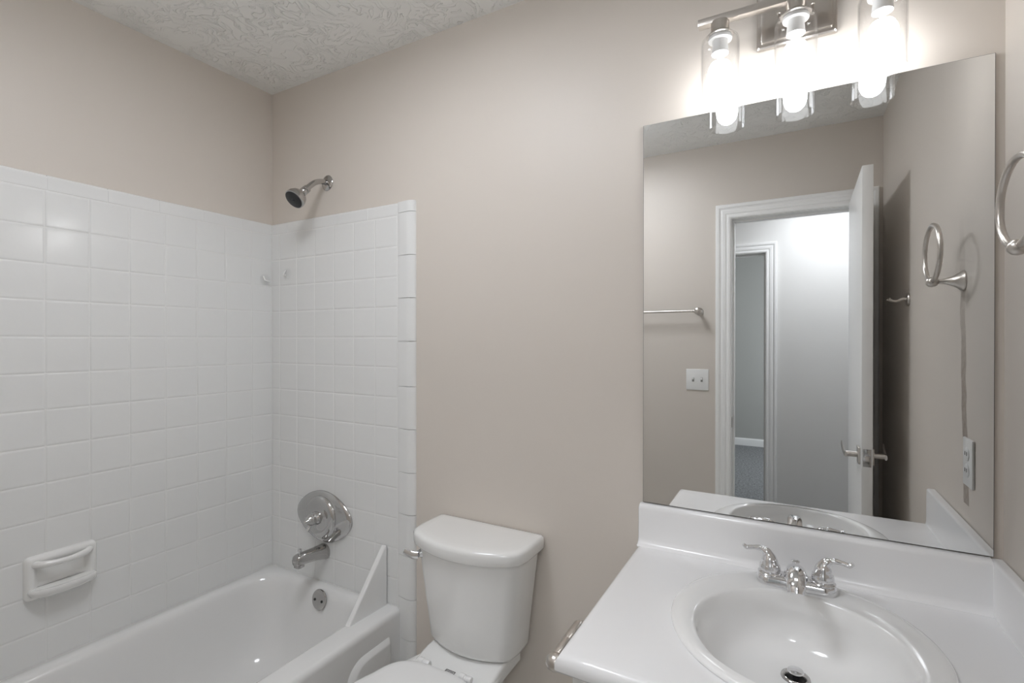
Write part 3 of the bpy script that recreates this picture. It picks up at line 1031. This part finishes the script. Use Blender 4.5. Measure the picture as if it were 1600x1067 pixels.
# ------------------------------------------------------------------ faucet
FX, FY, FZ = 1.976, -0.110, CZ + 0.0115
fa = thing('faucet', 'chrome two-handle faucet on the back rim of the sink', 'faucet', (FX, FY, FZ))
def fbase(b):
    rings = []
    for z, e in ((0.0, 0.0), (0.003, 0.0005), (0.014, -0.001), (0.0185, -0.004), (0.0205, -0.009), (0.021, -0.013)):
        ring = []
        for p in rrect(FX - 0.078 - e, FX + 0.078 + e, FY - 0.0265 - e, FY + 0.0265 + e, 0.026 + e, FZ + z, 10):
            ring.append(p)
        rings.append(ring)
    loft(b, rings)
part('base_plate', fbase, M_CHROME, fa, 50)
for s in (-1, 1):
    hx = FX + s * 0.051
    def hb(b, hx=hx):
        lathe(b, [(0.0245, 0), (0.025, 0.002), (0.0235, 0.004), (0.0205, 0.0055), (0.0225, 0.008), (0.0220, 0.014), (0.0205, 0.019)], V(hx, FY, FZ + 0.019), (0, 0, 1), 36)
    h = part('handle', hb, M_CHROME, fa, 50)
    def lev(b, hx=hx, s=s):
        P = [V(hx, FY, FZ + 0.032), V(hx + s * 0.001, FY + 0.001, FZ + 0.048), V(hx + s * 0.006, FY + 0.002, FZ + 0.062), V(hx + s * 0.018, FY + 0.003, FZ + 0.0695), V(hx + s * 0.036, FY + 0.002, FZ + 0.0685), V(hx + s * 0.048, FY + 0.001, FZ + 0.0665), V(hx + s * 0.055, FY, FZ + 0.0715)]
        tube(b, P, [0.0205, 0.0165, 0.0110, 0.0062, 0.0048, 0.0050, 0.0042], 20, 8, flat=[1, 1, 1, 1.25, 1.35, 1.3, 1.2], ref=(0, 1, 0) if False else None)
    part('lever', lev, M_CHROME, h, 60)
def spo(b):
    P = [V(FX, FY + 0.004, FZ + 0.008), V(FX, FY - 0.001, FZ + 0.024), V(FX, FY - 0.018, FZ + 0.040), V(FX, FY - 0.048, FZ + 0.053), V(FX, FY - 0.080, FZ + 0.056), V(FX, FY - 0.106, FZ + 0.048), V(FX, FY - 0.116, FZ + 0.034)]
    tube(b, P, [0.027, 0.0235, 0.0200, 0.0180, 0.0180, 0.0175, 0.0160], 24, 8, flat=[0.8, 0.8, 0.75, 0.72, 0.70, 0.68, 0.72], ref=(1, 0, 0))
part('spout', spo, M_CHROME, fa, 60)
part('lift_rod', lambda b: lathe(b, [(0.0022, 0), (0.0022, 0.026), (0.004, 0.029), (0.0088, 0.032), (0.0088, 0.034), (0.004, 0.036), (0, 0.0365)], V(FX, FY + 0.021, FZ + 0.014), (0, 0, 1), 20), M_CHROME, fa)

# ------------------------------------------------------------------ wall mirror
mi = thing('wall_mirror', 'large frameless mirror on the wall above the vanity backsplash', 'mirror', (1.97, 0, 0.8965))
part('silvered_glass', lambda b: box(b, 1.6112, 2.3302, -0.0062, -0.0052, 0.8975, 1.931), M_SILVER, mi)
part('glass_edge', lambda b: box(b, 1.6102, 2.3312, -0.0052, -0.0008, 0.8965, 1.932), M_EDGE, mi, label='dark cut edge of the mirror')

# ------------------------------------------------------------------ vanity light
vl = thing('vanity_light', 'three-bulb brushed nickel vanity light above the mirror', 'light fixture', (1.974, 0, 2.12))
LY = -0.082
BZ = 2.118
def bplate(b):
    def rr(e, y):
        return [V(p.x, y, p.y) for p in rrect(1.891 + e, 2.058 - e, 2.056 + e, 2.190 - e, 0.004, 0, 3)]
    loft(b, [rr(0, -0.001), rr(0, -0.012), rr(0.003, -0.0155), rr(0.009, -0.0165), rr(0.010, -0.0225), rr(0.012, -0.0235), rr(0.02, -0.0235)])
part('backplate', bplate, M_NICKEL, vl, 30)
part('crossbar', lambda b: box(b, 1.765, 2.183, LY - 0.010, LY + 0.010, BZ - 0.0085, BZ + 0.0085, 0.0012), M_NICKEL, vl)
def arms(b):
    lathe(b, [(0.008, 0), (0.008, 0.062)], V(1.974, -0.02, BZ), (0, -1, 0), 16)
    for s in (-1, 1):
        lathe(b, [(0.0045, 0), (0.0045, 0.006), (0.003, 0.006), (0.003, 0.020), (0.0045, 0.021), (0.0045, 0.024)], V(1.974 + s * 0.034, -0.046, BZ - 0.026), (0, 0, 1), 12)
        lathe(b, [(0.0028, 0), (0.0028, 0.028)], V(1.974 + s * 0.034, -0.020, BZ - 0.014), (0, -1, 0), 12)
part('arm', arms, M_NICKEL, vl)
for bx in (1.815, 1.974, 2.133):
    sk = part('socket_cup', lambda b, bx=bx: lathe(b, [(0.0195, 0.0), (0.0205, 0.002), (0.0205, 0.024), (0.0225, 0.027), (0.030, 0.032), (0.031, 0.0345), (0.028, 0.0365)], V(bx, LY, BZ - 0.006), (0, 0, -1), 36), M_NICKEL, vl, 40)
    def shd(b, bx=bx):
        o = V(bx, LY, BZ - 0.0415)
        out = [(0.022, 0.0), (0.030, 0.0005), (0.0365, 0.003), (0.0410, 0.008), (0.0430, 0.0155), (0.0432, 0.025), (0.0432, 0.163)]
        lathe(b, out, o, (0, 0, -1), 56, False, False)
        inn = [(r - 0.0022, h + (0.0022 if h < 0.01 else 0)) for r, h in out]
        lathe(b, inn, o, (0, 0, -1), 56, False, False)
        lathe(b, [(0.0432, 0.163), (0.0428, 0.1642), (0.0421, 0.1647), (0.0414, 0.1642), (0.0410, 0.163)], o, (0, 0, -1), 56, False, False)
    part('glass_shade', shd, M_GLASS, vl, 60, 'clear glass cylinder shade')
    bb = part('bulb_collar', lambda b, bx=bx: lathe(b, [(0.026, 0.0), (0.0275, 0.003), (0.0265, 0.008), (0.018, 0.010), (0.0175, 0.020), (0.0185, 0.030), (0.019, 0.040)], V(bx, LY, BZ - 0.043), (0, 0, -1), 36), M_WHITECOLLAR, vl, 40)
    part('light_bulb', lambda b, bx=bx: lathe(b, [(0.0190, 0.0), (0.022, 0.004), (0.0262, 0.013), (0.0285, 0.024), (0.0282, 0.034), (0.0262, 0.044), (0.0262, 0.050), (0.0265, 0.060), (0.0250, 0.070), (0.0210, 0.080), (0.014, 0.0875), (0.006, 0.0912), (0, 0.092)],
                                              V(bx, LY, BZ - 0.105), (0, 0, -1), 40), M_BULB, vl, 60, 'lit white bulb')

# ------------------------------------------------------------------ unseen flush lamps added to fill bathroom and hall with soft light
def fill_lamp(x, y, r, lab):
    c = thing('fill_light', lab, 'added fill light', (x, y, ZC))
    part('canopy', lambda b: lathe(b, [(r * 0.9, 0.0005), (r * 0.92, 0.004), (r * 0.92, 0.018), (r * 0.9, 0.022)], V(x, y, ZC), (0, 0, -1), 48), M_TRIM, c)
    part('diffuser', lambda b: lathe(b, [(r, 0.022), (r, 0.034), (r * 0.985, 0.040), (r * 0.95, 0.043), (0, 0.043)], V(x, y, ZC), (0, 0, -1), 48), M_FILL, c)
fill_lamp(1.08, -0.86, 0.24, 'added out-of-view round fill light over the middle of the bathroom')
fill_lamp(2.25, -2.28, 0.26, 'added out-of-view round fill light under the hall ceiling')

# ------------------------------------------------------------------ towel ring, hook, towel bar
trg = thing('towel_ring', 'brushed nickel towel ring on the right wall beside the mirror', 'towel ring', (XR, -0.285, 1.493))
part('post', lambda b: lathe(b, [(0.0265, 0), (0.027, 0.002), (0.0255, 0.005), (0.020, 0.011), (0.0145, 0.019), (0.0095, 0.030), (0.0065, 0.042), (0.0060, 0.050), (0.0085, 0.051), (0.012, 0.056), (0.0135, 0.063), (0.012, 0.070), (0.007, 0.0755), (0, 0.077)], V(XR, -0.285, 1.493), (-1, 0, 0), 36), M_NICKEL, trg, 60)
def ringf(b):
    P = []
    for i in range(72):
        a = 2 * PI * i / 72
        P.append(V(XR - 0.063, -0.285 + 0.081 * math.cos(a), 1.495 + 0.0715 + 0.0715 * math.sin(a)))
    tube(b, P, 0.0060, 14, 0, closed=True)
part('ring', ringf, M_NICKEL, trg)
rh = thing('robe_hook', 'small nickel robe hook on the right wall next to the door', 'hook', (XR, -0.955, 1.492))
part('rosette', lambda b: lathe(b, [(0.024, 0), (0.0245, 0.003), (0.022, 0.0065), (0.012, 0.009), (0, 0.0095)], V(XR, -0.955, 1.492), (-1, 0, 0), 32), M_NICKEL, rh)
part('prong', lambda b: [tube(b, [V(XR - 0.006, -0.955, 1.494), V(XR - 0.020, -0.955 + s * 0.001, 1.495), V(XR - 0.034, -0.955 + s * 0.004, 1.488), V(XR - 0.050, -0.955 + s * 0.010, 1.489), V(XR - 0.062, -0.955 + s * 0.013, 1.497)], [0.006, 0.0055, 0.0050, 0.0045, 0.0055], 12, 6) for s in (-1, 1)], M_NICKEL, rh)
tb = thing('towel_bar', 'brushed nickel towel bar on the wall left of the doorway', 'towel bar', (1.22, YF, 1.50))
part('rail', lambda b: lathe(b, [(0.0065, 0), (0.0065, 0.60)], V(0.925, YF + 0.062, 1.500), (1, 0, 0), 20), M_NICKEL, tb)
for px in (0.925, 1.525):
    part('post', lambda b, px=px: lathe(b, [(0.020, 0), (0.020, 0.004), (0.011, 0.012), (0.009, 0.040), (0.013, 0.050), (0.0185, 0.058), (0.0195, 0.066), (0.016, 0.076), (0.008, 0.081), (0, 0.082)], V(px, YF, 1.500), (0, 1, 0), 28), M_NICKEL, tb)

# toilet paper holder on the vanity side
ph = thing('toilet_paper_holder', 'empty brushed nickel paper holder on the left side of the vanity', 'paper holder', (1.618, -0.41, 0.71))
HX, HZ = 1.559, 0.713
part('roller', lambda b: [lathe(b, [(0.0105, 0.0), (0.0112, 0.001), (0.0112, 0.062)], V(HX, -0.482, HZ), (0, 1, 0), 24), lathe(b, [(0.0104, 0.0605), (0.0122, 0.063), (0.0122, 0.128)], V(HX, -0.482, HZ), (0, 1, 0), 24)], M_NICKEL, ph)
part('post', lambda b: lathe(b, [(0.018, 0), (0.018, 0.004), (0.008, 0.012), (0.007, 0.032), (0.011, 0.038), (0.0165, 0.046), (0.0175, 0.055), (0.0155, 0.064), (0.009, 0.070), (0, 0.072)], V(1.618, -0.492, HZ), (-1, 0, 0), 28), M_NICKEL, ph)
part('post', lambda b: lathe(b, [(0.018, 0), (0.018, 0.004), (0.008, 0.012), (0.0075, 0.046), (0.0095, 0.050), (0.0095, 0.062), (0.007, 0.0655), (0, 0.066)], V(1.618, -0.350, HZ), (-1, 0, 0), 28), M_NICKEL, ph)

# ------------------------------------------------------------------ switch plate and outlet
sw = thing('light_switch', 'white double light switch plate on the wall beside the doorway', 'light switch', (1.514, YF, 1.122))
part('plate', lambda b: box(b, 1.455, 1.573, YF, YF + 0.006, 1.064, 1.180, 0.0022), M_PLASTIC, sw)
for cx in (1.492, 1.537):
    t = part('toggle', lambda b, cx=cx: box(b, cx - 0.0045, cx + 0.0045, YF + 0.004, YF + 0.016, 1.122, 1.133, 0.002), M_PLASTIC, sw)
    part('slot', lambda b, cx=cx: box(b, cx - 0.0055, cx + 0.0055, YF + 0.005, YF + 0.0066, 1.110, 1.134), nmat('switch_slot_grey', (0.3, 0.3, 0.29), 0.5) if cx < 1.5 else bpy.data.materials['switch_slot_grey'], t)
ol = thing('wall_outlet', 'white electrical outlet on the right wall above the side splash', 'outlet', (XR, -0.228, 1.044))
part('plate', lambda b: box(b, XR - 0.006, XR, -0.264, -0.192, 0.986, 1.103, 0.0022), M_PLASTIC, ol)
for z in (1.025, 1.065):
    k = part('socket', lambda b, z=z: lathe(b, [(0.0165, 0), (0.0165, 0.002), (0.015, 0.003), (0, 0.0031)], V(XR - 0.0055, -0.228, z), (-1, 0, 0), 28), M_PLASTIC, ol)
    part('slots', lambda b, z=z: [box(b, XR - 0.0092, XR - 0.0082, -0.228 + dy - 0.0012, -0.228 + dy + 0.0012, z - 0.003, z + 0.006) for dy in (-0.0065, 0.0065)], M_DARK, k)
